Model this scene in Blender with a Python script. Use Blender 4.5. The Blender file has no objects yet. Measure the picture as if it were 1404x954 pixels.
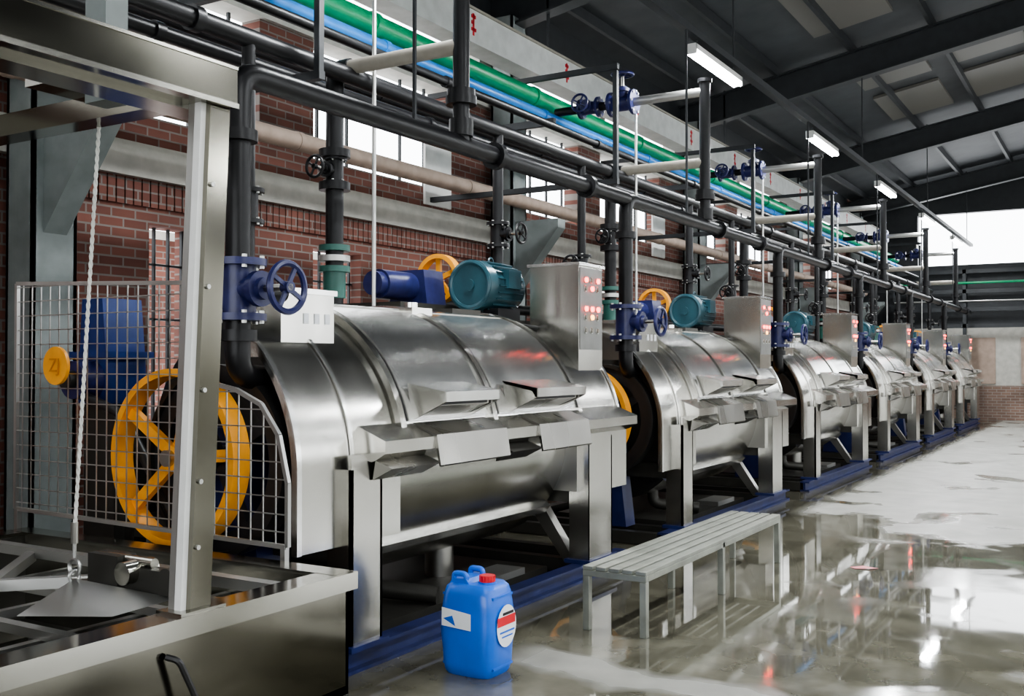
import bpy, bmesh, math, random
from mathutils import Vector, Matrix
random.seed(4)
S=4.85      # machine spacing
NM=6
# ---------------------------------------------------------------- materials
def newmat(name):
    m=bpy.data.materials.new(name); m.use_nodes=True
    nt=m.node_tree; b=nt.nodes["Principled BSDF"]; return m,nt,b
def paint(name,col,rough=0.45,metal=0.0,var=0.12,bump=0.0,scale=6,coat=0,spec=.5):
    m,nt,b=newmat(name)
    b.inputs["Roughness"].default_value=rough; b.inputs["Metallic"].default_value=metal; b.inputs["Specular IOR Level"].default_value=spec
    if coat: b.inputs["Coat Weight"].default_value=coat
    tc=nt.nodes.new("ShaderNodeTexCoord"); n=nt.nodes.new("ShaderNodeTexNoise")
    n.inputs["Scale"].default_value=scale; n.inputs["Detail"].default_value=5
    nt.links.new(tc.outputs["Object"],n.inputs["Vector"])
    r=nt.nodes.new("ShaderNodeValToRGB")
    r.color_ramp.elements[0].position=.3; r.color_ramp.elements[1].position=.7
    r.color_ramp.elements[0].color=tuple(max(0,c*(1-var)) for c in col)+(1,)
    r.color_ramp.elements[1].color=tuple(min(1,c*(1+var)) for c in col)+(1,)
    nt.links.new(n.outputs["Fac"],r.inputs["Fac"]); nt.links.new(r.outputs["Color"],b.inputs["Base Color"])
    if bump:
        bp=nt.nodes.new("ShaderNodeBump"); bp.inputs["Strength"].default_value=bump; bp.inputs["Distance"].default_value=.01
        nt.links.new(n.outputs["Fac"],bp.inputs["Height"]); nt.links.new(bp.outputs["Normal"],b.inputs["Normal"])
    return m
def steel(name,col=(.72,.72,.71),r0=.16,r1=.34,stretch=(1,1,1),dark=.75,bump=.03,metal=1.0):
    m,nt,b=newmat(name); b.inputs["Metallic"].default_value=metal
    tc=nt.nodes.new("ShaderNodeTexCoord"); mp=nt.nodes.new("ShaderNodeMapping")
    mp.inputs["Scale"].default_value=stretch
    nt.links.new(tc.outputs["Object"],mp.inputs["Vector"])
    n=nt.nodes.new("ShaderNodeTexNoise"); n.inputs["Scale"].default_value=1.2; n.inputs["Detail"].default_value=2
    nt.links.new(mp.outputs["Vector"],n.inputs["Vector"])
    n2=nt.nodes.new("ShaderNodeTexNoise"); n2.inputs["Scale"].default_value=1.2; n2.inputs["Detail"].default_value=2
    nt.links.new(tc.outputs["Object"],n2.inputs["Vector"])
    mr=nt.nodes.new("ShaderNodeMapRange"); mr.inputs["To Min"].default_value=r0; mr.inputs["To Max"].default_value=r1
    mr.inputs["From Min"].default_value=.3; mr.inputs["From Max"].default_value=.7
    nt.links.new(n.outputs["Fac"],mr.inputs["Value"]); nt.links.new(mr.outputs["Result"],b.inputs["Roughness"])
    r=nt.nodes.new("ShaderNodeValToRGB"); r.color_ramp.elements[0].position=.3; r.color_ramp.elements[1].position=.65
    r.color_ramp.elements[0].color=tuple(c*dark for c in col)+(1,); r.color_ramp.elements[1].color=col+(1,)
    nt.links.new(n2.outputs["Fac"],r.inputs["Fac"]); nt.links.new(r.outputs["Color"],b.inputs["Base Color"])
    if bump:
        n4=nt.nodes.new("ShaderNodeTexNoise"); n4.inputs["Scale"].default_value=1.3; n4.inputs["Detail"].default_value=0
        nt.links.new(tc.outputs["Object"],n4.inputs["Vector"])
        bp=nt.nodes.new("ShaderNodeBump"); bp.inputs["Strength"].default_value=bump; bp.inputs["Distance"].default_value=.05
        nt.links.new(n4.outputs["Fac"],bp.inputs["Height"]); nt.links.new(bp.outputs["Normal"],b.inputs["Normal"])
    return m
def emit(name,col,st,base=None):
    m,nt,b=newmat(name); b.inputs["Base Color"].default_value=(base or col)+(1,)
    b.inputs["Emission Color"].default_value=col+(1,); b.inputs["Emission Strength"].default_value=st; return m
def brick(name,axis,c1,c2,mortar,scale=1.0):
    m,nt,b=newmat(name); b.inputs["Roughness"].default_value=.85
    g=nt.nodes.new("ShaderNodeNewGeometry"); sp=nt.nodes.new("ShaderNodeSeparateXYZ"); cb=nt.nodes.new("ShaderNodeCombineXYZ")
    nt.links.new(g.outputs["Position"],sp.inputs[0]); nt.links.new(sp.outputs[axis],cb.inputs[0]); nt.links.new(sp.outputs["Z"],cb.inputs[1])
    t=nt.nodes.new("ShaderNodeTexBrick"); t.inputs["Scale"].default_value=scale
    t.inputs["Brick Width"].default_value=.25; t.inputs["Row Height"].default_value=.085; t.inputs["Mortar Size"].default_value=.009
    t.inputs["Color1"].default_value=c1+(1,); t.inputs["Color2"].default_value=c2+(1,); t.inputs["Mortar"].default_value=mortar+(1,)
    nt.links.new(cb.outputs[0],t.inputs["Vector"])
    n=nt.nodes.new("ShaderNodeTexNoise"); n.inputs["Scale"].default_value=.9; n.inputs["Detail"].default_value=5; nt.links.new(g.outputs["Position"],n.inputs["Vector"])
    mx=nt.nodes.new("ShaderNodeMix"); mx.data_type='RGBA'; mx.blend_type='MULTIPLY'; mx.inputs[0].default_value=.8
    nt.links.new(t.outputs["Color"],mx.inputs[6]); nt.links.new(n.outputs["Fac"],mx.inputs[7]); nt.links.new(mx.outputs[2],b.inputs["Base Color"])
    bp=nt.nodes.new("ShaderNodeBump"); bp.inputs["Strength"].default_value=.5; bp.inputs["Distance"].default_value=.01; bp.invert=True
    nt.links.new(t.outputs["Fac"],bp.inputs["Height"]); nt.links.new(bp.outputs["Normal"],b.inputs["Normal"])
    return m
STEEL=steel("stainless_brushed",(.64,.63,.59),.17,.27,(.6,3,.6),.85,.02,1.0)
STEELH=steel("stainless_hood",(.84,.84,.82),.16,.25,(.6,3,.6),.93,.02,.95)  # same stainless in a brighter colour, standing in for hood highlights
STEELD=steel("stainless_dull",(.42,.41,.38),.25,.40,(1,3,1),.7)
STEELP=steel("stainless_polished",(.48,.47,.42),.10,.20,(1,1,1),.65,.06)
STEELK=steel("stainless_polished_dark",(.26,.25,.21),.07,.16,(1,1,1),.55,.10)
GALV=steel("galvanised",(.55,.55,.53),.35,.5,(1,1,1),.8)
PLATE=paint("control_fascia_grey",(.22,.22,.21),.45,.4)
DARK=paint("dark_interior",(.012,.012,.014),.5)
DKSTEEL=paint("dark_steel",(.05,.048,.042),.45,.5)  # dark tone that also carries shade under machines and in recesses
BLACK=paint("black_pipe_paint",(.008,.008,.009),.38,0,.3,.1,9,0,.35)
NAVY=paint("navy_valve_paint",(.020,.024,.10),.35,0,.25,.1,14)
BLUEB=paint("blue_base_paint",(.016,.025,.10),.4,0,.3,.1,5)
BLUEM=paint("blue_motor_paint",(.012,.035,.16),.4,0,.2)
TEAL=paint("teal_motor_paint",(.025,.075,.095),.28,0,.2)
TEALF=paint("green_flange_paint",(.025,.10,.08),.4)
ORANGE=paint("orange_wheel_paint",(.86,.36,.03),.45,0,.14)
GREENP=paint("green_ppr_pipe",(.005,.28,.12),.35)
BLUEP=paint("blue_pipe",(.03,.22,.62),.35)
WHITEP=paint("white_enamel",(.72,.72,.70),.4,0,.08)
DUCT=paint("grey_white_duct",(.55,.56,.55),.45,0,.1)
GREYP=paint("grey_pipe_wrap",(.28,.26,.22),.6,0,.15,.2)
TANP=paint("tan_insulation",(.34,.26,.21),.7,0,.15,.3)
REDP=paint("red_paint",(.62,.02,.03),.4)
PINK=paint("faded_red_plastic",(.65,.16,.18),.4)
CREAM=paint("cream_plaster",(.44,.43,.39),.8,0,.12)
CONC=paint("grey_column_paint",(.20,.225,.22),.6,0,.12)
RAFT=paint("dark_roof_steel",(.022,.025,.028),.55,0,.2)
ROOFM=paint("roof_sheet",(.045,.049,.054),.6,0,.2,.2,2)
RUBBER=paint("black_rubber",(.012,.012,.012),.45)
JUG=paint("blue_hdpe",(.012,.13,.62),.33,0,.08,0,5,.15)
LABW=paint("label_white",(.8,.82,.85),.5,0,.04)
BENCHM=paint("bench_grey_steel",(.28,.29,.25),.38,.45,.22,.05,6)
ROPE=paint("wire_rope_white",(.62,.62,.58),.55)
LEDR=emit("indicator_red",(1,.03,.02),16)
LEDG=emit("indicator_amber",(1,.45,.1),6)
TUBE=emit("fluorescent_tube",(.95,.98,1),60)
SKYL=emit("translucent_roof_panel",(.80,.78,.72),.02,(.09,.087,.077))
GLOWP=emit("added_glow_panel",(.92,.96,1),5.5)  # glowing panels added out of view to brighten the steel
BRL=brick("brick_left","Y",(.17,.062,.045),(.26,.10,.072),(.27,.235,.21))
BRF=brick("brick_far","X",(.26,.17,.13),(.34,.22,.17),(.42,.38,.34))
# floor
def floor_mat():
    m,nt,b=newmat("wet_concrete_floor")
    L=nt.links.new; N=nt.nodes.new
    g=N("ShaderNodeNewGeometry"); sp=N("ShaderNodeSeparateXYZ"); L(g.outputs["Position"],sp.inputs[0])
    n=N("ShaderNodeTexNoise"); n.inputs["Scale"].default_value=.55; n.inputs["Detail"].default_value=4; L(g.outputs["Position"],n.inputs["Vector"])
    def math_(op,a,bv,c=None,clamp=False):
        x=N("ShaderNodeMath"); x.operation=op; x.use_clamp=clamp
        for i,v in enumerate((a,bv,c)):
            if v is None: continue
            if isinstance(v,(int,float)): x.inputs[i].default_value=v
            else: L(v,x.inputs[i])
        return x.outputs[0]
    X=sp.outputs["X"];Y=sp.outputs["Y"]
    wob=math_("MULTIPLY",math_("SUBTRACT",n.outputs["Fac"],.5),7.0)
    d1=math_("ADD",math_("ADD",Y,wob),math_("MULTIPLY",X,.9))
    far=math_("MULTIPLY",math_("SUBTRACT",d1,9.0),2.5,None,True)
    far=math_("MULTIPLY",far,math_("MULTIPLY",math_("ADD",X,3.35),4.0,None,True))
    n5=N("ShaderNodeTexNoise"); n5.inputs["Scale"].default_value=.8; n5.inputs["Detail"].default_value=5; n5.inputs["Distortion"].default_value=.6; L(g.outputs["Position"],n5.inputs["Vector"])
    far=math_("MULTIPLY",far,math_("SUBTRACT",1.0,math_("MULTIPLY",math_("SUBTRACT",n5.outputs["Fac"],.57),7.0,None,True)))
    w2=math_("MULTIPLY",math_("SUBTRACT",n.outputs["Fac"],.5),1.6)
    yy=math_("ABSOLUTE",math_("SUBTRACT",math_("ADD",Y,w2),math_("ADD",5.25,math_("MULTIPLY",math_("ADD",X,2.6),-.12))),0)
    near=math_("MULTIPLY",math_("SUBTRACT",.19,yy),12.0,None,True)
    near=math_("MULTIPLY",near,math_("MULTIPLY",math_("ADD",X,3.2),4.0,None,True))
    dry=math_("MAXIMUM",far,math_("MULTIPLY",near,.75))
    n3=N("ShaderNodeTexNoise"); n3.inputs["Scale"].default_value=3.2; n3.inputs["Detail"].default_value=8; L(g.outputs["Position"],n3.inputs["Vector"])
    rw=N("ShaderNodeValToRGB"); rw.color_ramp.elements[0].position=.3; rw.color_ramp.elements[1].position=.72
    rw.color_ramp.elements[0].color=(.080,.075,.055,1); rw.color_ramp.elements[1].color=(.17,.162,.125,1); L(n3.outputs["Fac"],rw.inputs["Fac"])
    rd=N("ShaderNodeValToRGB"); rd.color_ramp.elements[0].position=.3; rd.color_ramp.elements[1].position=.7
    rd.color_ramp.elements[0].color=(.28,.275,.25,1); rd.color_ramp.elements[1].color=(.40,.395,.36,1); L(n3.outputs["Fac"],rd.inputs["Fac"])
    mx=N("ShaderNodeMix"); mx.data_type='RGBA'; L(dry,mx.inputs[0]); L(rw.outputs[0],mx.inputs[6]); L(rd.outputs[0],mx.inputs[7]); L(mx.outputs[2],b.inputs["Base Color"])
    mr=N("ShaderNodeMapRange"); mr.inputs["To Min"].default_value=.035; mr.inputs["To Max"].default_value=.40; L(dry,mr.inputs["Value"]); 
    n7=N("ShaderNodeTexNoise"); n7.inputs["Scale"].default_value=1.1; n7.inputs["Detail"].default_value=6; n7.inputs["Distortion"].default_value=.8; L(g.outputs["Position"],n7.inputs["Vector"])
    L(math_("ADD",mr.outputs["Result"],math_("MULTIPLY",math_("SUBTRACT",n7.outputs["Fac"],.53),.9,None,True)),b.inputs["Roughness"])
    b.inputs["IOR"].default_value=1.55
    n6=N("ShaderNodeTexNoise"); n6.inputs["Scale"].default_value=2.0; n6.inputs["Detail"].default_value=1; L(g.outputs["Position"],n6.inputs["Vector"])
    bp=N("ShaderNodeBump"); bp.inputs["Strength"].default_value=.04; bp.inputs["Distance"].default_value=.02
    L(n6.outputs["Fac"],bp.inputs["Height"]); L(bp.outputs["Normal"],b.inputs["Normal"])
    return m
FLOORM=floor_mat()
# ---------------------------------------------------------------- mesh builder
class MB:
    def __init__(s): s.v=[];s.f=[];s.m=[];s.mats=[]
    def mi(s,mat):
        if mat not in s.mats: s.mats.append(mat)
        return s.mats.index(mat)
    def add(s,vs,fs,mat):
        o=len(s.v); s.v+= [tuple(v) for v in vs]; k=s.mi(mat)
        for f in fs: s.f.append([i+o for i in f]); s.m.append(k)
    def box(s,x0,x1,y0,y1,z0,z1,mat):
        vs=[(x,y,z) for x in(x0,x1) for y in(y0,y1) for z in(z0,z1)]
        s.add(vs,[(0,1,3,2),(4,6,7,5),(0,4,5,1),(2,3,7,6),(0,2,6,4),(1,5,7,3)],mat)
    def beam(s,p0,p1,w,h,mat,up=(0,0,1)):
        p0=Vector(p0);p1=Vector(p1);d=(p1-p0).normalized();up=Vector(up)
        if abs(d.dot(up))>.98: up=Vector((1,0,0))
        a=d.cross(up).normalized(); b=a.cross(d)
        vs=[p+a*sx*w/2+b*sz*h/2 for p in(p0,p1) for sx,sz in((-1,-1),(1,-1),(1,1),(-1,1))]
        s.add(vs,[(0,1,2,3),(4,7,6,5),(0,4,5,1),(1,5,6,2),(2,6,7,3),(3,7,4,0)],mat)
    def cyl(s,p0,p1,r,mat,r1=None,seg=20,capmat=None):
        p0=Vector(p0);p1=Vector(p1);r1=r if r1 is None else r1
        d=(p1-p0).normalized(); up=Vector((0,0,1)) if abs(d.z)<.9 else Vector((1,0,0))
        a=d.cross(up).normalized(); b=d.cross(a)
        vs=[]
        for p,rr in((p0,r),(p1,r1)):
            for i in range(seg):
                t=2*math.pi*i/seg; vs.append(p+a*math.cos(t)*rr+b*math.sin(t)*rr)
        s.add(vs,[(i,(i+1)%seg,seg+(i+1)%seg,seg+i) for i in range(seg)],mat)
        s.add(vs[:seg],[tuple(range(seg))],capmat or mat); s.add(vs[seg:],[tuple(range(seg))],capmat or mat)
    def sweep(s,pts,r,mat,fillet=.12,seg=16):
        P=[Vector(p) for p in pts]; path=[P[0]]
        for i in range(1,len(P)-1):
            a=(P[i-1]-P[i]);b=(P[i+1]-P[i]);f=min(fillet,a.length*.45,b.length*.45)
            A=P[i]+a.normalized()*f;B=P[i]+b.normalized()*f
            for k in range(7):
                t=k/6; path.append(A*(1-t)**2+P[i]*2*t*(1-t)+B*t*t)
        path.append(P[-1])
        d=(path[1]-path[0]).normalized(); up=Vector((0,0,1)) if abs(d.z)<.9 else Vector((1,0,0))
        a=d.cross(up).normalized(); vs=[];n=len(path)
        for i,p in enumerate(path):
            if i==0: t=path[1]-p
            elif i==n-1: t=p-path[i-1]
            else: t=(path[i+1]-p).normalized()+(p-path[i-1]).normalized()
            t.normalize(); a=(a-t*a.dot(t)).normalized(); b=t.cross(a)
            for k in range(seg):
                q=2*math.pi*k/seg; vs.append(p+a*math.cos(q)*r+b*math.sin(q)*r)
        fs=[(i*seg+k,i*seg+(k+1)%seg,(i+1)*seg+(k+1)%seg,(i+1)*seg+k) for i in range(n-1) for k in range(seg)]
        fs.append(tuple(range(seg))); fs.append(tuple((n-1)*seg+k for k in range(seg)))
        s.add(vs,fs,mat)
    def prism(s,prof,y0,y1,mat,cap=None):
        n=len(prof); vs=[(x,y0,z) for x,z in prof]+[(x,y1,z) for x,z in prof]
        s.add(vs,[(i,(i+1)%n,n+(i+1)%n,n+i) for i in range(n)],mat)
        s.add(vs[:n],[tuple(range(n))],cap or mat); s.add(vs[n:],[tuple(range(n))],cap or mat)
    def strip(s,pts,th,y0,y1,mat):   # bent sheet following xz polyline
        n=len(pts);P=[Vector(p) for p in pts];inn=[]
        for i in range(n):
            t=(P[min(i+1,n-1)]-P[max(i-1,0)]).normalized(); inn.append(P[i]+Vector((-t.y,t.x))*th)
        vs=[(p.x,y,p.y) for y in(y0,y1) for p in P]+[(p.x,y,p.y) for y in(y0,y1) for p in inn]
        fs=[]
        for i in range(n-1):
            fs+=[(i,i+1,n+i+1,n+i),(2*n+i,3*n+i,3*n+i+1,2*n+i+1),(i,2*n+i,2*n+i+1,i+1),(n+i,n+i+1,3*n+i+1,3*n+i)]
        fs+=[(0,n,3*n,2*n),(n-1,3*n-1,4*n-1,2*n-1)]
        s.add(vs,fs,mat)
    def torus(s,c,axis,R,r,mat,n=32,m=8):
        c=Vector(c);d=Vector(axis).normalized();up=Vector((0,0,1)) if abs(d.z)<.9 else Vector((1,0,0))
        a=d.cross(up).normalized();b=d.cross(a);vs=[]
        for i in range(n):
            t=2*math.pi*i/n;e=a*math.cos(t)+b*math.sin(t)
            for k in range(m):
                q=2*math.pi*k/m; vs.append(c+e*(R+r*math.cos(q))+d*r*math.sin(q))
        s.add(vs,[(i*m+k,i*m+(k+1)%m,((i+1)%n)*m+(k+1)%m,((i+1)%n)*m+k) for i in range(n) for k in range(m)],mat)
    def band(s,c,axis,Ro,Ri,w,mat,n=48):
        c=Vector(c);d=Vector(axis).normalized();up=Vector((0,0,1)) if abs(d.z)<.9 else Vector((1,0,0))
        a=d.cross(up).normalized();b=d.cross(a);vs=[]
        for i in range(n):
            t=2*math.pi*i/n;e=a*math.cos(t)+b*math.sin(t)
            for R,h in((Ro,-w/2),(Ro,w/2),(Ri,w/2),(Ri,-w/2)): vs.append(c+e*R+d*h)
        s.add(vs,[(i*4+k,i*4+(k+1)%4,((i+1)%n)*4+(k+1)%4,((i+1)%n)*4+k) for i in range(n) for k in range(4)],mat)
    def build(s,name,loc=(0,0,0),bevel=0):
        me=bpy.data.meshes.new(name); me.from_pydata([(v[0]-loc[0],v[1]-loc[1],v[2]-loc[2]) for v in s.v],[],s.f)
        for m in s.mats: me.materials.append(m)
        me.polygons.foreach_set("material_index",s.m)
        bm=bmesh.new(); bm.from_mesh(me); bmesh.ops.recalc_face_normals(bm,faces=bm.faces)
        for f in bm.faces: f.smooth=True
        bm.to_mesh(me); bm.free(); me.set_sharp_from_angle(angle=math.radians(32))
        o=bpy.data.objects.new(name,me); o.location=loc; bpy.context.scene.collection.objects.link(o)
        if bevel:
            md=o.modifiers.new("bevel","BEVEL"); md.width=bevel; md.segments=2; md.limit_method='ANGLE'; md.angle_limit=math.radians(40)
        return o
def dup(o,dy):
    n=bpy.data.objects.new(o.name.split('.')[0],o.data); n.location=(o.location.x,o.location.y+dy,o.location.z)
    bpy.context.scene.collection.objects.link(n); return n
def arc(xc,zc,R,a0,a1,n=24):
    return [(xc+R*math.cos(math.radians(a0+(a1-a0)*i/n)),zc+R*math.sin(math.radians(a0+(a1-a0)*i/n))) for i in range(n+1)]
# ---------------------------------------------------------------- room shell
XL,XR,YN,YF=-7.5,11.0,-6.0,34.0
b=MB(); b.box(XL-.3,XR+.3,YN-.3,YF+.3,-.2,0,FLOORM); b.build("floor")
b=MB()
cols=[-2.1,4.9,11.9,18.9,25.9,32.9]
def zseg(y0,y1,z0,z1,m,t=.0): b.box(XL-.25,XL+t,y0,y1,z0,z1,m)
for i in range(len(cols)-1):
    a=cols[i];c=cols[i+1]
    zseg(a,c,0,1.1,BRL)
    for (p,q) in((a,a+1.25),(a+1.75,a+3.4),(a+4.2,c)): zseg(p,q,1.1,2.95,BRL)
    zseg(a,c,2.95,3.34,BRL); zseg(a,c,3.34,3.64,CREAM,.10); zseg(a,c,3.64,3.92,BRL)
    # soldier course bricks under the beam
    y=a+.25
    while y<c-.25:
        b.box(XL,XL+.035,y,y+.075,3.10,3.34,BRL); y+=.09
    for (p,q) in((a,a+.8),(a+2.6,a+3.4),(a+5.9,c)): zseg(p,q,3.92,5.2,BRL)
    zseg(a,c,5.2,5.38,CREAM,.06)
    for (p,q) in((a,a+.3),(a+3.4,a+3.6),(c-.3,c)): zseg(p,q,5.38,6.0,CREAM)
    zseg(a,c,6.0,6.9,RAFT)
    for k in range(4):
        y=a+.8+k*.5; b.box(XL-.16,XL-.13,y,y+.03,3.92,5.2,RAFT)
    for k in range(5):
        y=a+3.6+k*.5; b.box(XL-.16,XL-.13,y,y+.03,3.92,5.2,RAFT)
    for k in range(4): 
        y=a+1.25+k*.16; b.box(XL-.16,XL-.13,y,y+.02,1.1,2.95,RAFT)
        y=a+3.4+k*.25; b.box(XL-.16,XL-.13,y,y+.02,1.1,2.95,RAFT)
    for z in(1.6,2.1,2.6): b.box(XL-.16,XL-.13,a+1.25,a+4.3,z,z+.02,RAFT)
    b.box(XL-.16,XL-.13,a+.8,a+5.9,4.6,4.64,RAFT)
zseg(YN,cols[0],0,6.9,BRL); zseg(cols[-1],YF,0,6.9,BRL)
b.build("wall_left")
b=MB(); b.box(-11.5,-11.3,-4,36,0,3.4,BRL); b.box(-11.6,-11.2,-4,36,3.4,3.5,CREAM); b.build("boundary_brick_wall")
for k,yy in enumerate((10.4,17.4,24.4)):
    b=MB(); b.box(XL+.14,XL+.17,yy-.28,yy+.28,3.66,4.42,WHITEP)
    b.box(XL+.12,XL+.14,yy-.02,yy+.02,3.70,4.42,RAFT); b.build("white_board")
b=MB()
b.box(XL,XR,YF,YF+.25,0,1.05,BRF); b.box(XL,XR,YF,YF+.25,1.05,2.9,CREAM)
b.box(XL,XR,YF,YF+.25,2.9,4.75,RAFT); b.box(XL,-5.6,YF,YF+.25,4.75,6.35,RAFT); b.box(5.5,XR,YF,YF+.25,4.75,6.35,RAFT)
b.box(XL,XR,YF,YF+.25,6.35,10,RAFT)
for i in range(5): b.box(-4.6+i*1.9,-3.4+i*1.9,YF-.05,YF,1.1,2.5,TANP)
b.build("wall_far")
b=MB()
GY=YF-.45
for z in(2.85,3.35,3.9,4.5): b.beam((-6.2,GY,z),(6,GY,z),.10,.12,RAFT)
b.cyl((-6.2,GY-.1,4.15),(6,GY-.1,4.15),.035,GREENP); b.cyl((-6.2,GY-.1,3.6),(6,GY-.1,3.6),.03,GALV)
for i in range(7): b.beam((-6.2+i*2.0,GY,0),(-6.2+i*2.0,GY,4.56),.1,.1,RAFT)
b.build("steel_gallery")
b=MB(); b.box(XL,XR,YN-.25,YN,0,1.2,CREAM); b.box(XL,-5,YN-.25,YN,1.2,9.5,CREAM); b.box(6,XR,YN-.25,YN,1.2,9.5,CREAM); b.box(-5,6,YN-.25,YN,4.0,9.5,CREAM); b.build("wall_near")
b=MB(); b.box(XR,XR+.25,YN,YF,0,2.0,CREAM)
for i in range(6):
    y=YN+i*7; b.box(XR,XR+.25,y,min(y+2.6,YF),2.0,4.2,CREAM)
b.box(XR,XR+.25,YN,YF,4.2,7.2,RAFT); b.build("wall_right")
RX,RZ=2.0,8.6
def rz(x): return 6.9+(RZ-6.9)*(x-XL)/(RX-XL) if x<RX else RZ-(RZ-7.1)*(x-RX)/(XR-RX)
b=MB()
def rp(x0,x1,y0,y1,m,dz=0):
    b.add([(x0,y0,rz(x0)+dz),(x1,y0,rz(x1)+dz),(x1,y1,rz(x1)+dz),(x0,y1,rz(x0)+dz),(x0,y0,rz(x0)+.06+dz),(x1,y0,rz(x1)+.06+dz),(x1,y1,rz(x1)+.06+dz),(x0,y1,rz(x0)+.06+dz)],
      [(0,3,2,1),(4,5,6,7),(0,1,5,4),(1,2,6,5),(2,3,7,6),(3,0,4,7)],m)
rp(XL-.3,RX,YN-.3,YF+.3,ROOFM); rp(RX,XR+.3,YN-.3,YF+.3,ROOFM)
b.build("ceiling")
b=MB()
for y in (12.8,15.6,19.6,22.6): 
    rp(-4.6,-3.3,y,y+2.2,SKYL,-.07); rp(-2.9,-1.6,y,y+2.2,SKYL,-.07)
b.build("skylight_panels")
b=MB()
for y in (-4,0,4.2): rp(-1.6,.6,y,y+1.4,GLOWP,-.07)
for y in (-3,5,13,21): rp(4.2,7.5,y,y+1.4,GLOWP,-.07)
b.build("added_glow_panels")
b=MB()
for y in cols:
    for x0,x1 in((XL,RX),(RX,XR)):
        p0=Vector((x0,y,rz(x0)-.42));p1=Vector((x1,y,rz(x1)-.42))
        b.beam(p0,p1,.03,.5,RAFT); 
        for dz in(-.25,.25): b.beam(p0+Vector((0,0,dz)),p1+Vector((0,0,dz)),.24,.03,RAFT)
x=XL+.6
while x<XR:
    b.beam((x,YN,rz(x)-.11),(x,YF,rz(x)-.11),.07,.16,RAFT); x+=1.35
b.build("roof_rafters")
for y in cols:
    b=MB(); x0,x1=XL+.12,XL+.45
    b.box(x0,x1,y-.19,y-.16,0,6.4,CONC);b.box(x0,x1,y+.16,y+.19,0,6.4,CONC);b.box(x0,x1,y-.16,y+.16,0,.02,CONC);b.box((x0+x1)/2-.015,(x0+x1)/2+.015,y-.16,y+.16,0,6.4,CONC)
    b.box(x0,x0+.03,y-.19,y+.19,0,6.4,CONC);b.box(x1-.03,x1,y-.19,y+.19,0,6.4,CONC)
    b.prism([(x1,2.7),(x1+.65,3.5),(x1+.65,3.62),(x1,3.62)],y-.1,y+.1,CONC)
    b.build("steel_column")
# ---------------------------------------------------------------- ceiling lights
def fixture(x,y,z):
    b=MB(); b.box(x-.06,x+.06,y-.78,y+.78,z+.03,z+.09,WHITEP)
    b.cyl((x-.035,y-.75,z),(x-.035,y+.75,z),.028,TUBE,seg=10); b.cyl((x+.035,y-.75,z),(x+.035,y+.75,z),.028,TUBE,seg=10)
    for e in(-.77,.77): b.box(x-.06,x+.06,y+e-.015,y+e+.015,z-.02,z+.09,WHITEP)
    for e in(-.6,.6): b.cyl((x,y+e,z+.09),(x,y+e,z+.175),.01,RAFT,seg=6)
    o0=b.build("fluorescent_batten_light",(x,y,z))
    l=bpy.data.lights.new("tube_lamp","AREA"); l.shape='RECTANGLE'; l.size=.2; l.size_y=1.5; l.energy=150; l.color=(.95,.98,1)
    o=bpy.data.objects.new("tube_lamp",l); o.location=(0,0,-.05); o.parent=o0; bpy.context.scene.collection.objects.link(o)
LX=-4.04
for r,x in enumerate((LX,1.2,6.5)):  # first row is seen; the other two are unseen, added to brighten the hall
    for k in range(6):
        fixture(x,6.42+S*k if r==0 else 1.5+5.5*k,5.1)
    b=MB(); b.box(x-.05,x+.05,YN+.1,YF-.1,5.28,5.36,RAFT)
    for k in range(8):
        y=-2.1+7*k
        if y<YF: b.cyl((x,y,5.36),(x,y,rz(x)-.1),.012,RAFT,seg=6)
    b.build("cable_tray")
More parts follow.
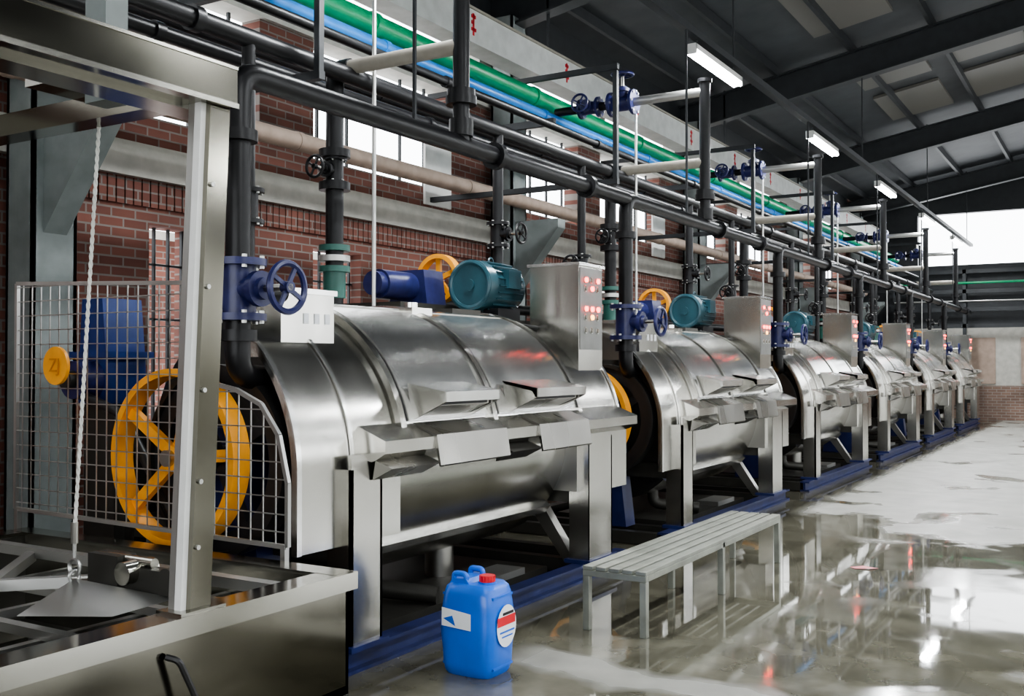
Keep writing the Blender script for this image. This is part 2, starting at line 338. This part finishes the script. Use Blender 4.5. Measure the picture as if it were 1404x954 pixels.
# ---------------------------------------------------------------- washing machine
XC,ZC=-4.65,1.12
def machine():
    b=MB()
    prof=[(-3.70,.70)]+arc(XC,ZC,.95,0,76,28)
    b.strip(prof,.03,3.97,4.86,STEEL)
    b.strip([(-3.685,.70)]+arc(XC,ZC,.965,0,76,28),.01,3.965,4.0,STEELH)
    b.strip([(-3.685,.70)]+arc(XC,ZC,.965,0,76,28),.01,4.40,4.425,STEELH)
    b.prism([(-3.74,.72)]+arc(XC,ZC,.91,0,180,32)+[(-5.56,.72)],4.60,4.86,STEELD,DKSTEEL)  # caps coloured dark for the shade in the recessed end
    b.prism([(-3.70,.70)]+arc(XC,ZC,.95,0,180,48)+[(-5.6,.70)],7.13,7.93,STEEL,STEELD)
    b.strip([(-3.685,.70)]+arc(XC,ZC,.965,0,178,48),.01,7.90,7.935,STEELH)
    b.prism(arc(XC,ZC,.97,10,178,60),4.86,7.13,STEELH)
    for y in(4.83,5.86,7.11): b.strip(arc(XC,ZC,1.005,10,176,60),.04,y,y+.05,STEEL)
    for y0,y1 in((4.93,5.80),(5.96,7.06)):
        b.strip(arc(XC,ZC,.994,14,74,36),.02,y0,y1,STEELH)
        for yy in(y0-.016,y1+.002): b.strip(arc(XC,ZC,.976,14,74,20),.004,yy,yy+.014,DARK)
        b.strip(arc(XC,ZC,1.0,73,76,2),.03,y0,y1,STEEL)
    b.prism(arc(XC,ZC+.02,.86,-180,0,56)+[(-3.79,1.3),(-5.5,1.3)],4.86,7.13,STEEL,DKSTEEL)
    b.strip(arc(XC,ZC+.02,.90,-44,-39,3),.05,4.80,7.16,STEELH)
    b.strip(arc(XC,ZC+.02,.88,-100,-96,2),.03,4.80,7.16,STEEL)
    b.prism([(-3.78,1.37),(-3.53,1.27),(-3.53,1.20),(-3.60,1.16),(-3.86,1.08)],4.50,7.90,STEEL)
    for y0,y1 in((4.98,5.78),(6.22,6.98)): b.prism([(-3.70,1.345),(-3.52,1.28),(-3.49,1.10),(-3.50,1.09),(-3.54,1.255)],y0,y1,STEELD)
    b.prism([(-3.60,1.16),(-3.48,1.12),(-3.62,1.05)],4.5,4.97,STEELD)
    b.prism([(-3.60,1.16),(-3.48,1.12),(-3.62,1.05)],5.8,6.2,DKSTEEL)
    for y0,y1 in((4.98,5.60),(6.08,6.82)):
        b.prism([(-3.74,1.585),(-3.46,1.535),(-3.46,1.475),(-3.475,1.475),(-3.50,1.515),(-3.72,1.56)],y0,y1,STEELH)
        b.prism([(-3.72,1.56),(-3.53,1.515),(-3.53,1.45),(-3.70,1.38)],y0+.03,y1-.03,STEELD,STEEL)
        b.box(-3.528,-3.522,y0+.06,y1-.06,1.455,1.505,DARK)  # dark strip painted in for the shaded opening of the scoop
        for y in(y0,y1-.015): b.prism([(-3.74,1.585),(-3.46,1.535),(-3.46,1.475),(-3.70,1.36)],y,y+.015,STEEL)
    for y0,y1 in((4.33,4.60),(7.19,7.62)):
        for x0,x1 in((-3.80,-3.63),(-5.6,-5.43)):
            b.box(x0,x1,y0,y0+.02,0.16,1.12,STEEL);b.box(x0,x1,y1-.02,y1,.16,1.12,STEEL);b.box(x0 if x0<-5 else x1-.02,x0+.02 if x0<-5 else x1,y0,y1,.16,1.2,STEEL)
            b.box(x0-.03,x1+.03,y0-.03,y1+.03,.13,.16,BLUEB)
        b.box(-5.43,-3.80,y0+.02,y1-.02,.6,.74,DKSTEEL)
    b.box(-3.66,-3.645,7.19,7.93,.68,1.2,STEEL)
    b.prism([(-3.8,.1),(-3.9,.1),(-4.3,.62),(-4.15,.62)],7.3,7.4,STEELD)
    for x,m in((-3.70,BLUEB),(-5.52,DKSTEEL)):
        b.box(x-.06,x+.06,4.02,7.95,0,.02,m);b.box(x-.06,x+.06,4.02,7.95,.11,.13,m);b.box(x-.02,x+.01,4.02,7.95,.02,.11,m)
    for y in(4.05,4.45,7.4,7.86): b.box(-5.46,-3.76,y-.05,y+.05,0.01,.12,DKSTEEL)  # cross beams coloured dark for the shade in the gap below
    b.box(-5.3,-3.95,4.9,7.1,.03,.10,DKSTEEL)
    b.sweep([(-4.4,5.4,.4),(-4.4,5.4,.2),(-3.95,5.6,.16)],.06,DKSTEEL)
    b.cyl((-4.5,6.4,.35),(-4.5,6.4,.05),.11,STEELD); b.box(-4.2,-3.95,6.2,6.75,.1,.15,GALV)
    WX,WY,WZ=-4.45,3.85,1.19
    b.cyl((WX,3.76,WZ),(WX,4.62,WZ),.045,STEELD); b.box(WX-.17,WX+.17,4.2,4.45,WZ-.14,WZ+.14,BLUEB)
    b.prism([(WX-.28,.12),(WX+.28,.12),(WX+.17,1.06),(WX-.17,1.06)],4.22,4.43,BLUEB)
    b.band((WX,WY,WZ),(0,1,0),.485,.445,.12,ORANGE,64); b.cyl((WX,3.79,WZ),(WX,3.92,WZ),.07,ORANGE)
    for i in range(5):
        t=math.radians(72*i+4); e=Vector((math.cos(t),0,math.sin(t)))
        c=Vector((WX,WY,WZ)); b.beam(c+e*.05,c+e*.45,.04,.065,ORANGE,up=e.cross(Vector((0,1,0))))
    b.band((WX+.14,4.02,WZ-.02),(0,1,0),.53,.50,.12,RUBBER); b.band((WX+.14,4.02,WZ-.02),(0,1,0),.50,.40,.06,DARK)
    for i in range(4):
        t=math.radians(90*i+30); e=Vector((math.cos(t),0,math.sin(t))); c=Vector((WX+.14,4.02,WZ-.02)); b.beam(c,c+e*.42,.04,.07,DARK,up=e.cross(Vector((0,1,0))))
    b.prism([(-5.80,1.45),(-5.50,1.45),(-5.52,1.75),(-5.56,2.12),(-5.76,2.12)],4.2,4.5,BLUEM)
    b.box(-5.86,-5.46,4.17,4.52,1.74,1.78,BLUEM); b.cyl((-5.65,4.05,1.60),(-5.65,4.25,1.60),.12,NAVY); b.cyl((-5.65,4.0,1.60),(-5.65,4.05,1.60),.06,DKSTEEL)
    b.prism([(-5.8,0),(-5.5,0),(-5.5,1.45),(-5.8,1.45)],4.25,4.5,DKSTEEL)
    b.sweep([(-5.6,4.1,1.5),(-5.1,4.0,1.4),(-4.6,4.0,.75)],.03,RUBBER)
    b.box(-4.42,-4.01,4.18,4.62,1.74,2.12,STEEL)
    for y in(4.36,4.45,4.54): b.box(-4.012,-4.005,y,y+.04,1.93,1.99,LABW)
    b.box(-4.43,-4.0,4.16,4.64,2.10,2.13,STEELH)
    b.box(-4.32,-3.86,7.47,7.91,1.55,2.53,STEEL); b.box(-4.34,-3.84,7.45,7.93,2.515,2.54,STEELH)
    b.box(-3.862,-3.852,7.49,7.89,1.82,2.50,PLATE)
    for i,z in enumerate((2.40,2.33,2.16,2.09,1.98)):
        for j,y in enumerate((7.58,7.69,7.80)):
            if (i<4 and (i+j)%2==0) or i==2: b.cyl((-3.853,y,z),(-3.832,y,z),.021,LEDR if i!=3 else LEDG,seg=12)
            else: b.cyl((-3.853,y,z),(-3.835,y,z),.018,GREYP,seg=10)
            b.torus((-3.85,y,z),(1,0,0),.024,.005,GALV,12,5)
    mx,mz=-4.70,2.36
    b.cyl((mx,7.22,mz),(mx,7.70,mz),.20,TEAL,seg=28); b.cyl((mx,7.12,mz),(mx,7.24,mz),.215,TEAL,r1=.215,seg=28)
    b.torus((mx,7.13,mz),(0,1,0),.19,.025,TEAL,28,8); b.cyl((mx,7.10,mz),(mx,7.12,mz),.05,TEAL)
    for i in range(22):
        t=2*math.pi*i/22; e=Vector((math.cos(t),0,math.sin(t))); c=Vector((mx,0,mz))+e*.205
        b.beam(c+Vector((0,7.26,0)),c+Vector((0,7.66,0)),.008,.03,TEAL,up=e)
    b.cyl((mx,7.7,mz),(mx,7.82,mz),.17,TEAL,r1=.09,seg=24); b.box(mx+.12,mx+.24,7.36,7.56,mz-.02,mz+.14,TEAL)
    b.box(mx-.18,mx+.18,7.28,7.64,2.04,2.17,DARK); b.box(mx-.3,mx+.3,7.05,7.8,2.02,2.07,DKSTEEL)
    b.torus((mx,7.45,mz+.22),(1,0,0),.035,.009,TEAL,14,6)
    gx,gz=-5.25,2.36
    b.cyl((gx,6.60,gz),(gx,7.0,gz),.12,NAVY); b.cyl((gx,6.52,gz),(gx,6.61,gz),.10,NAVY); b.prism([(gx-.2,gz-.16),(gx+.2,gz-.16),(gx+.16,gz+.14),(gx-.16,gz+.14)],7.0,7.28,NAVY)
    b.cyl((gx,7.2,gz+.08),(gx,7.5,gz+.08),.03,STEELD); b.band((gx,7.46,gz+.1),(0,1,0),.22,.18,.09,ORANGE,36)
    for i in range(5):
        t=math.radians(72*i+20); e=Vector((math.cos(t),0,math.sin(t))); c=Vector((gx,7.46,gz+.1)); b.beam(c,c+e*.19,.03,.045,ORANGE,up=e.cross(Vector((0,1,0))))
    b.box(gx-.3,gx+.3,6.5,7.7,2.13,2.2,DKSTEEL); b.box(gx-.25,gx-.2,6.5,6.6,.14,2.13,DKSTEEL); b.box(gx-.25,gx-.2,7.6,7.7,.14,2.13,DKSTEEL)
    b.box(-4.5,-4.3,5.78,6.02,2.02,2.10,STEEL); b.cyl((-4.4,5.9,2.1),(-4.4,5.9,2.14),.05,STEELH)
    b.box(-4.62,-4.45,6.5,6.9,2.05,2.13,DKSTEEL)
    b.sweep([(-4.25,7.47,2.0),(-4.3,7.2,2.02),(-4.5,7.1,2.1)],.02,RUBBER,.05,8)
    return b.build("industrial_washing_machine",(XC,5.95,0))
M=machine()
for k in range(1,NM): dup(M,S*k)
# ---------------------------------------------------------------- guard mesh
def guard():
    b=MB(); Y=3.70
    poly=[(-5.68,.84),(-3.5,.81),(-3.5,1.12),(-3.56,1.35),(-3.68,1.50),(-3.85,1.57),(-4.02,1.6),(-4.05,2.12),(-5.68,2.18)]
    n=len(poly)
    for i in range(n): b.beam((poly[i][0],Y,poly[i][1]),(poly[(i+1)%n][0],Y,poly[(i+1)%n][1]),.022,.022,GALV)
    def cross(coord,val):
        r=[]
        for i in range(n):
            p=poly[i];q=poly[(i+1)%n]; a,bb=p[coord],q[coord]
            if (a-val)*(bb-val)<0: t=(val-a)/(bb-a); r.append(p[1-coord]+t*(q[1-coord]-p[1-coord]))
        return sorted(r)
    x=-5.62
    while x<-3.5:
        r=cross(0,x)
        for i in range(0,len(r)-1,2): b.beam((x,Y,r[i]),(x,Y,r[i+1]),.006,.006,GALV)
        x+=.085
    z=.88
    while z<2.18:
        r=cross(1,z)
        for i in range(0,len(r)-1,2): b.beam((r[i],Y,z),(r[i+1],Y,z),.006,.006,GALV)
        z+=.085
    for x,z0 in((-5.66,.84),(-3.52,.82)): b.box(x-.015,x+.015,Y-.015,Y+.015,0,z0,GALV)
    return b.build("wire_mesh_guard")
G=guard()
b=MB(); b.cyl((-5.26,3.66,1.69),(-5.26,3.68,1.69),.11,ORANGE,seg=32)
sg=b.build("round_warning_sign")
tx=bpy.data.curves.new("sign_text","FONT"); tx.body="ZJ"; tx.size=.11; tx.align_x='CENTER'; tx.align_y='CENTER'; tx.extrude=.001
tx.materials.append(paint("sign_brown",(.55,.20,.015),.5))
to=bpy.data.objects.new("lettering",tx); to.location=(-5.26,3.655,1.69); to.rotation_euler=(math.pi/2,0,0); bpy.context.scene.collection.objects.link(to); to.parent=sg
# ---------------------------------------------------------------- valves
def valve(b,c,axis,out,mat,s=1.0,wheel=True):
    c=Vector(c);a=Vector(axis);o=Vector(out).normalized()
    b.cyl(c-a*.10*s,c+a*.10*s,.075*s,mat,seg=18)
    for d in(-.13,.10):
        b.cyl(c+a*d*s,c+a*(d+.03)*s,.12*s,mat,seg=20)
        side=a.cross(o).normalized()
        for k in range(6):
            t=k*math.pi/3; e=(side*math.cos(t)+o*math.sin(t))*.1*s
            b.cyl(c+a*(d-.012)*s+e,c+a*(d+.042)*s+e,.012*s,GALV,seg=6)
    b.cyl(c,c+o*.16*s,.06*s,mat,r1=.045*s); b.cyl(c+o*.11*s,c+o*.14*s,.075*s,mat); b.cyl(c+o*.16*s,c+o*.30*s,.016*s,STEELD,seg=8)
    if wheel:
        w=c+o*.28*s; b.torus(w,o,.10*s,.014*s,mat,26,7); b.cyl(w-o*.02*s,w+o*.02*s,.025*s,mat)
        for k in range(4):
            t=k*math.pi/2+.5; e=(a*math.cos(t)+a.cross(o)*math.sin(t)); b.beam(w,w+e*.095*s,.018*s,.012*s,mat,up=o)
def flange(b,p,axis,r,mat,w=.03):
    p=Vector(p);a=Vector(axis)*w; b.cyl(p-a,p+a,r,mat,seg=18)
def piping():
    HZ=3.24; b=MB(); X=-4.0
    b.sweep([(X,3.85+S,HZ),(X,3.85,HZ),(X,3.85,1.64),(X-.05,4.12,1.62)],.066,BLACK,.13)
    flange(b,(X,3.85,2.9),(0,0,1),.10,BLACK); flange(b,(X,3.85,1.85),(0,0,1),.10,BLACK)
    flange(b,(X,6.4,HZ),(0,1,0),.10,BLACK); flange(b,(X,7.9,HZ),(0,1,0),.10,BLACK)
    b.sweep([(X,5.95,HZ),(X,5.95,4.83)],.06,BLACK); flange(b,(X,5.95,3.55),(0,0,1),.11,BLACK); flange(b,(X,5.95,3.60),(0,0,1),.10,BLACK)
    b.cyl((X,5.95,3.30),(X,5.95,3.42),.085,BLACK); b.cyl((X,5.95,4.83),(X,5.95,4.87),.08,BLACK)
    b.cyl((X,5.95,4.73),(-4.85,5.95,4.73),.05,GALV)
    b.cyl((X,5.95,3.94),(-5.05,5.95,3.94),.055,GREYP)
    b.sweep([(-5.0,5.95,3.94),(-5.16,5.95,3.94),(-5.16,5.95,2.05)],.068,BLACK,.1)
    for z in(3.3,3.05): flange(b,(-5.16,5.95,z),(0,0,1),.12,BLACK)
    valve(b,(-5.16,5.95,3.17),(0,0,1),(0,-1,0),BLACK,.8)
    for z in(2.58,2.5,2.42): flange(b,(-5.16,5.95,z),(0,0,1),.12,TEALF if z!=2.5 else GALV,.022)
    b.cyl((-5.16,5.95,2.2),(-5.16,5.95,2.42),.085,TEALF)
    b.sweep([(-4.95,5.95,4.73),(-5.88,5.95,4.73)],.05,BLACK)
    valve(b,(-5.0,5.95,4.73),(1,0,0),(0,0,1),NAVY,1.2); valve(b,(-5.42,5.95,4.73),(1,0,0),(0,-1,0),NAVY,1.0)
    valve(b,(X,3.85,2.09),(0,0,1),(1,0,0),NAVY,1.25)
    b.cyl((X+.0,3.98,2.09),(X+.0,4.18,2.09),.05,BLACK)
    b.sweep([(-5.0,4.9,3.87),(-5.0,4.9,1.9)],.045,BLACK); valve(b,(-5.0,4.9,2.75),(0,0,1),(0,-1,0),BLACK,.9)
    b.sweep([(-5.0,8.05,3.87),(-5.0,8.05,1.6),(-5.0,7.85,1.5)],.05,BLACK); valve(b,(-5.0,8.05,2.9),(0,0,1),(1,0,0),BLACK,.9)
    b.cyl((-4.9,6.1,1.95),(-4.9,6.1,4.9),.016,GALV,seg=8)
    xw=XL+.12
    b.beam((xw,5.4,3.72),(-4.8,5.4,3.72),.06,.06,RAFT); b.beam((xw,5.4,4.48),(-5.6,5.4,4.48),.06,.08,RAFT); b.beam((-4.83,5.4,3.7),(-4.83,5.4,4.95),.05,.05,RAFT)
    b.beam((xw,5.4,5.0),(-4.8,5.4,5.0),.05,.06,RAFT); b.beam((-4.0,5.4,3.30),(-4.0,5.4,5.27),.02,.02,RAFT)
    return b.build("steam_pipe_branch",(X,5.0,0))
P=piping()
for k in range(1,NM-0): dup(P,S*k)
def longpipe(name,x,z,r,mat,y0=-5.9,y1=32.6,step=3.0,fl=None):
    b=MB(); b.cyl((x,y0,z),(x,y1,z),r,mat,seg=20); y=y0+1.3
    while y<y1-.1:
        if fl: b.cyl((x,y,z),(x,y+.07,z),r*fl,mat,seg=20)
        y+=step
    b.build(name)
longpipe("green_water_pipe",-6.0,4.86,.105,GREENP,fl=1.15)
longpipe("blue_water_pipe",-5.85,4.62,.06,BLUEP,fl=1.2)
longpipe("black_steam_header",-5.0,3.87,.065,BLACK,fl=1.3)
longpipe("black_steam_header",-5.35,3.85,.05,BLACK,fl=1.3)
longpipe("grey_insulated_pipe",-5.65,3.95,.055,GREYP,fl=1.1)
longpipe("black_drain_pipe",-5.9,4.18,.05,BLACK,fl=1.3)
longpipe("tan_insulated_pipe",-6.92,3.87,.09,TANP,fl=1.08)
longpipe("black_gas_pipe",-5.15,4.2,.04,BLACK,fl=1.3)
longpipe("black_low_pipe",-6.3,2.35,.06,BLACK,fl=1.3,y0=8.2)
longpipe("black_low_pipe",-6.3,2.05,.05,BLACK,fl=1.3,y0=8.2)
b=MB()
for k in range(5):
    y=8.5+5*k; b.box(-6.4,-6.2,y,y+.08,0,1.98,RAFT); b.box(-6.4,-6.36,y,y+.08,1.98,2.45,RAFT); b.box(-6.36,-6.2,y,y+.08,2.20,2.28,RAFT)
b.build("pipe_stands")
b=MB(); b.box(-6.75,-6.45,-5.9,33.4,5.42,5.80,DUCT); b.box(-6.77,-6.43,-5.9,33.4,5.80,5.83,GREYP)
y=5.2
while y<32:
    for dz,w in((.10,.10),(.18,.05),(.25,.09)): b.box(-6.449,-6.444,y,y+w,5.45+dz,5.49+dz,REDP)
    b.box(-6.449,-6.444,y+.03,y+.06,5.5,5.76,REDP); y+=2.3
for k in range(6): 
    yy=-2.1+7*k; 
    b.beam((-6.6,yy,5.83),(-6.6,yy,rz(-6.6)-.1),.03,.03,RAFT)
b.build("white_cable_duct")
# ---------------------------------------------------------------- foreground rinse tank
b=MB(); x0,x1,y0,y1,zt=-5.45,-3.05,.5,3.62,.735
t=.02
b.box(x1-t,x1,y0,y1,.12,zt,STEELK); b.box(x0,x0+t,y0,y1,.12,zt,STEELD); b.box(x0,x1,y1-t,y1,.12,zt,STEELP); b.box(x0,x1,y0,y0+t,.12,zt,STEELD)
b.box(x0,x1,y0,y1,.2,.24,DKSTEEL)
for a,c,d,e in((x1-.11,x1+.03,y0,y1+.03),(x0-.03,x0+.11,y0,y1+.03)): b.box(a,c,d,e,zt,zt+.018,STEELP); 
b.box(x1+.012,x1+.03,y0,y1+.03,zt-.06,zt,STEELP); b.box(x0,x1,y1-.10,y1+.03,zt+.001,zt+.019,STEELP); b.box(x0,x1,y1+.012,y1+.03,zt-.06,zt,STEELP)
b.prism([(x1,.12),(x1+.10,.0),(x1+.10,.03),(x1,.20)],y0,y1,STEELP)
for xx in(x1-.12,x0+.04):
    for yy in(y0+.1,y1-.2): b.box(xx,xx+.08,yy,yy+.1,0,.12,STEELD)
for yy in(1.6,2.1,2.6,3.1): b.beam((x0+.02,yy,.60),(x1-.02,yy,.60),.05,.04,GALV)
for xx in(-5.0,-4.4,-3.8,-3.4): b.beam((xx,y0+.02,.56),(xx,y1-.02,.56),.04,.04,GALV)
b.beam((x0,3.3,.72),(x1-.1,3.3,.72),.06,.05,GALV)
b.beam((-5.4,1.7,.70),(-3.9,3.28,.70),.05,.05,GALV); b.beam((-4.9,3.28,.70),(-3.2,1.5,.70),.05,.05,GALV)
b.box(-5.4,-4.5,2.0,3.0,.38,.40,STEELP)
b.sweep([(-3.04,2.58,.62),(-2.995,2.60,.61),(-2.97,2.68,.42),(-2.97,2.70,.02)],.013,RUBBER,.08,8)
b.build("stainless_rinse_tank")
b=MB()
def quadpost(xa,xb,ya,yb,z0,z1,dy,mat):
    vs=[(xa,ya,z0),(xb,ya,z0),(xb,yb,z0),(xa,yb,z0),(xa,ya+dy,z1),(xb,ya+dy,z1),(xb,yb+dy,z1),(xa,yb+dy,z1)]
    b.add(vs,[(0,3,2,1),(4,5,6,7),(0,1,5,4),(1,2,6,5),(2,3,7,6),(3,0,4,7)],mat)
quadpost(-3.12,-3.05,2.70,2.80,.753,2.72,.09,STEELK)
quadpost(-3.15,-3.10,2.68,2.72,.753,2.72,.09,GALV)
quadpost(-3.11,-3.075,2.675,2.70,.753,2.72,.09,WHITEP)
for z in(1.0,1.25,1.6,2.0,2.4): 
    dy=.09*(z-.75)/1.97; b.cyl((-3.052,2.72+dy,z),(-3.04,2.72+dy,z),.010,GALV,seg=8)
b.box(-3.17,-3.03,2.64,2.86,.753,.765,STEELP)
b.box(-3.15,-3.03,-.5,2.91,2.72,2.87,STEELK); b.box(-3.17,-3.15,-.5,2.91,2.72,2.74,STEELP); b.box(-3.30,-3.15,-.5,2.9,2.70,2.72,STEELP)
b.box(-3.155,-3.025,-.5,2.91,2.87,2.882,STEELP); b.box(-3.03,-3.02,-.5,2.91,2.715,2.735,STEELP)
b.box(-5.6,-3.15,2.78,2.90,2.74,2.84,STEELK); b.box(-5.6,-3.05,1.95,2.05,2.883,2.95,STEELP)
b.box(-5.6,-5.5,2.74,2.86,0,2.74,STEELD); b.box(-5.6,-5.5,-.3,-.2,0,2.74,STEELD); b.box(-3.14,-3.05,-.3,-.2,0,2.72,STEELD); b.box(-5.6,-5.45,-.5,2.95,2.74,2.89,STEELD)
b.box(-3.95,-3.8,2.6,2.95,2.86,2.93,STEELP); b.box(-3.42,-3.30,2.50,2.60,2.70,3.5,CONC)
b.build("stainless_lifting_frame")
b=MB()
p0=Vector((-3.86,2.90,2.86)); p1=Vector((-3.88,2.80,.98)); n=150
for ph in(0,math.pi):
    pts=[]
    for i in range(n+1):
        q=p0.lerp(p1,i/n); a=i*1.1+ph; pts.append(q+Vector((math.cos(a)*.004,math.sin(a)*.004,0)))
    b.sweep(pts,.0055,ROPE,.001,6)
b.cyl((-3.88,2.80,1.02),(-3.88,2.80,.93),.016,STEELD,seg=10)
b.cyl((-3.88,2.80,.93),(-3.88,2.80,.86),.008,GALV,seg=8)
b.torus((-3.88,2.80,.83),(0,1,0),.035,.009,GALV,20,7); b.torus((-3.88,2.80,.79),(1,0,0),.025,.007,GALV,18,7)
b.build("wire_rope_hoist")
b=MB(); 
b.add([(-3.88,2.80,.78),(-3.86,2.52,.68),(-3.45,2.66,.70),(-3.45,2.98,.71),(-4.0,2.95,.70)],[(0,1,2),(0,2,3),(0,3,4),(0,4,1),(1,4,3,2)],GALV)
b.box(-3.75,-3.45,2.95,3.02,.72,.82,DKSTEEL); b.cyl((-3.8,2.98,.79),(-3.35,2.98,.79),.03,STEELD); b.cyl((-3.7,2.9,.80),(-3.7,3.06,.80),.05,STEELP)
b.cyl((-3.45,2.92,.80),(-3.45,3.04,.80),.045,DKSTEEL); b.box(-4.3,-3.2,2.98,3.06,.67,.72,STEELP)
b.box(-3.98,-3.78,2.94,3.04,.72,.86,DKSTEEL); b.cyl((-3.98,2.99,.84),(-3.6,2.99,.84),.022,STEELP)
b.build("cage_lifting_bracket")
# ---------------------------------------------------------------- bench
b=MB(); bx0,bx1,by0,by1,bz=-3.00,-2.56,5.86,8.72,.41
nS=5; w=(bx1-bx0-.02*(nS-1))/nS
for i in range(nS):
    xa=bx0+i*(w+.02); b.box(xa,xa+w,by0,by1,bz-.025,bz,BENCHM)
for y in(by0,(by0+by1)/2-.02,by1-.04): b.box(bx0,bx1,y,y+.04,bz-.065,bz-.026,BENCHM)
for x in(bx0,bx1-.04): b.box(x,x+.04,by0+.04,by1-.04,bz-.065,bz-.026,BENCHM)
for y in(by0,(by0+by1)/2-.02,by1-.045):
    for x in(bx0,bx1-.045): b.box(x,x+.045,y,y+.045,0,bz-.066,BENCHM)
b.build("slatted_metal_bench",bevel=.003)
# ---------------------------------------------------------------- jerrycan
def jug():
    b=MB(); cx,cy=-3.10,4.78
    secs=[(0,.145,.125),(.015,.155,.135),(.06,.165,.145),(.14,.168,.148),(.25,.178,.158),(.36,.172,.150),(.44,.160,.142),(.475,.150,.132),(.495,.128,.112)]
    vs=[];N=32
    for z,hx,hy in secs:
        for i in range(N):
            t=2*math.pi*(i+.5)/N; c,s_=math.cos(t),math.sin(t); p=.42
            vs.append((cx+hx*math.copysign(abs(c)**p,c),cy+hy*math.copysign(abs(s_)**p,s_),z))
    fs=[(j*N+i,j*N+(i+1)%N,(j+1)*N+(i+1)%N,(j+1)*N+i) for j in range(len(secs)-1) for i in range(N)]
    fs+= [tuple(range(N)),tuple((len(secs)-1)*N+i for i in range(N))]
    b.add(vs,fs,JUG)
    for z in(.05,.43): 
        for sx in(-1,1): b.beam((cx+sx*.158,cy-.10,z),(cx+sx*.158,cy+.10,z),.015,.012,JUG)
    b.prism([(cx-.12,.49),(cx+.01,.49),(cx-.01,.52),(cx-.10,.52)],cy-.10,cy+.10,JUG)
    for e in(-.085,.08): b.sweep([(cx-.10,cy+e,.50),(cx-.10,cy+e,.545),(cx-.02,cy+e,.545),(cx-.02,cy+e,.50)],.016,JUG,.03,10)
    b.cyl((cx+.075,cy-.02,.49),(cx+.075,cy-.02,.505),.05,JUG); b.cyl((cx+.075,cy-.02,.505),(cx+.075,cy-.02,.54),.042,REDP)
    for k in range(16):
        t=k*math.pi/8; b.cyl((cx+.075+.042*math.cos(t),cy-.02+.042*math.sin(t),.507),(cx+.075+.042*math.cos(t),cy-.02+.042*math.sin(t),.537),.004,REDP,seg=6)
    y=cy-.163; b.add([(cx-.13,y,.27),(cx+.06,y,.26),(cx+.06,y,.35),(cx-.13,y,.37)],[(0,1,2,3)],LABW)
    b.add([(cx-.12,y-.001,.31),(cx-.04,y-.001,.275),(cx-.06,y-.001,.33)],[(0,1,2)],JUG)
    x=cx+.182
    vv=[(x,cy+.01+.10*math.cos(t*math.pi/12),.27+.115*math.sin(t*math.pi/12)) for t in range(24)]; b.add(vv,[tuple(range(24))],LABW)
    b.box(x,x+.001,cy-.085,cy+.10,.275,.325,REDP); b.box(x,x+.002,cy-.03,cy+.08,.33,.345,DARK); b.box(x,x+.002,cy-.06,cy+.09,.235,.245,JUG); b.box(x,x+.002,cy-.04,cy+.07,.21,.218,JUG)
    return b.build("blue_jerrycan")
jug()
b=MB(); b.add([(-1.95,8.75,.004),(-1.82,8.78,.01),(-1.78,8.86,.004),(-1.9,8.85,.015),(-2.0,8.80,.004)],[(0,1,3,4),(1,2,3)],PINK); b.build("red_plastic_scrap")
# ---------------------------------------------------------------- world, camera
w=bpy.data.worlds.new("world"); bpy.context.scene.world=w; w.use_nodes=True
w.node_tree.nodes["Background"].inputs["Color"].default_value=(.94,.97,1,1); w.node_tree.nodes["Background"].inputs["Strength"].default_value=6.5
try: bpy.context.scene.view_settings.look='AgX - Medium High Contrast'
except Exception as e: print("look",e)
cam=bpy.data.cameras.new("camera"); co=bpy.data.objects.new("camera",cam); bpy.context.scene.collection.objects.link(co)
cam.sensor_width=36; cam.lens=1400/1404*36; cam.clip_end=200
th=math.atan(843/1400)
d=Vector((-math.sin(th),math.cos(th),22/1400)); co.location=(0,0,1.7); co.rotation_euler=d.to_track_quat('-Z','Y').to_euler()
bpy.context.scene.camera=co
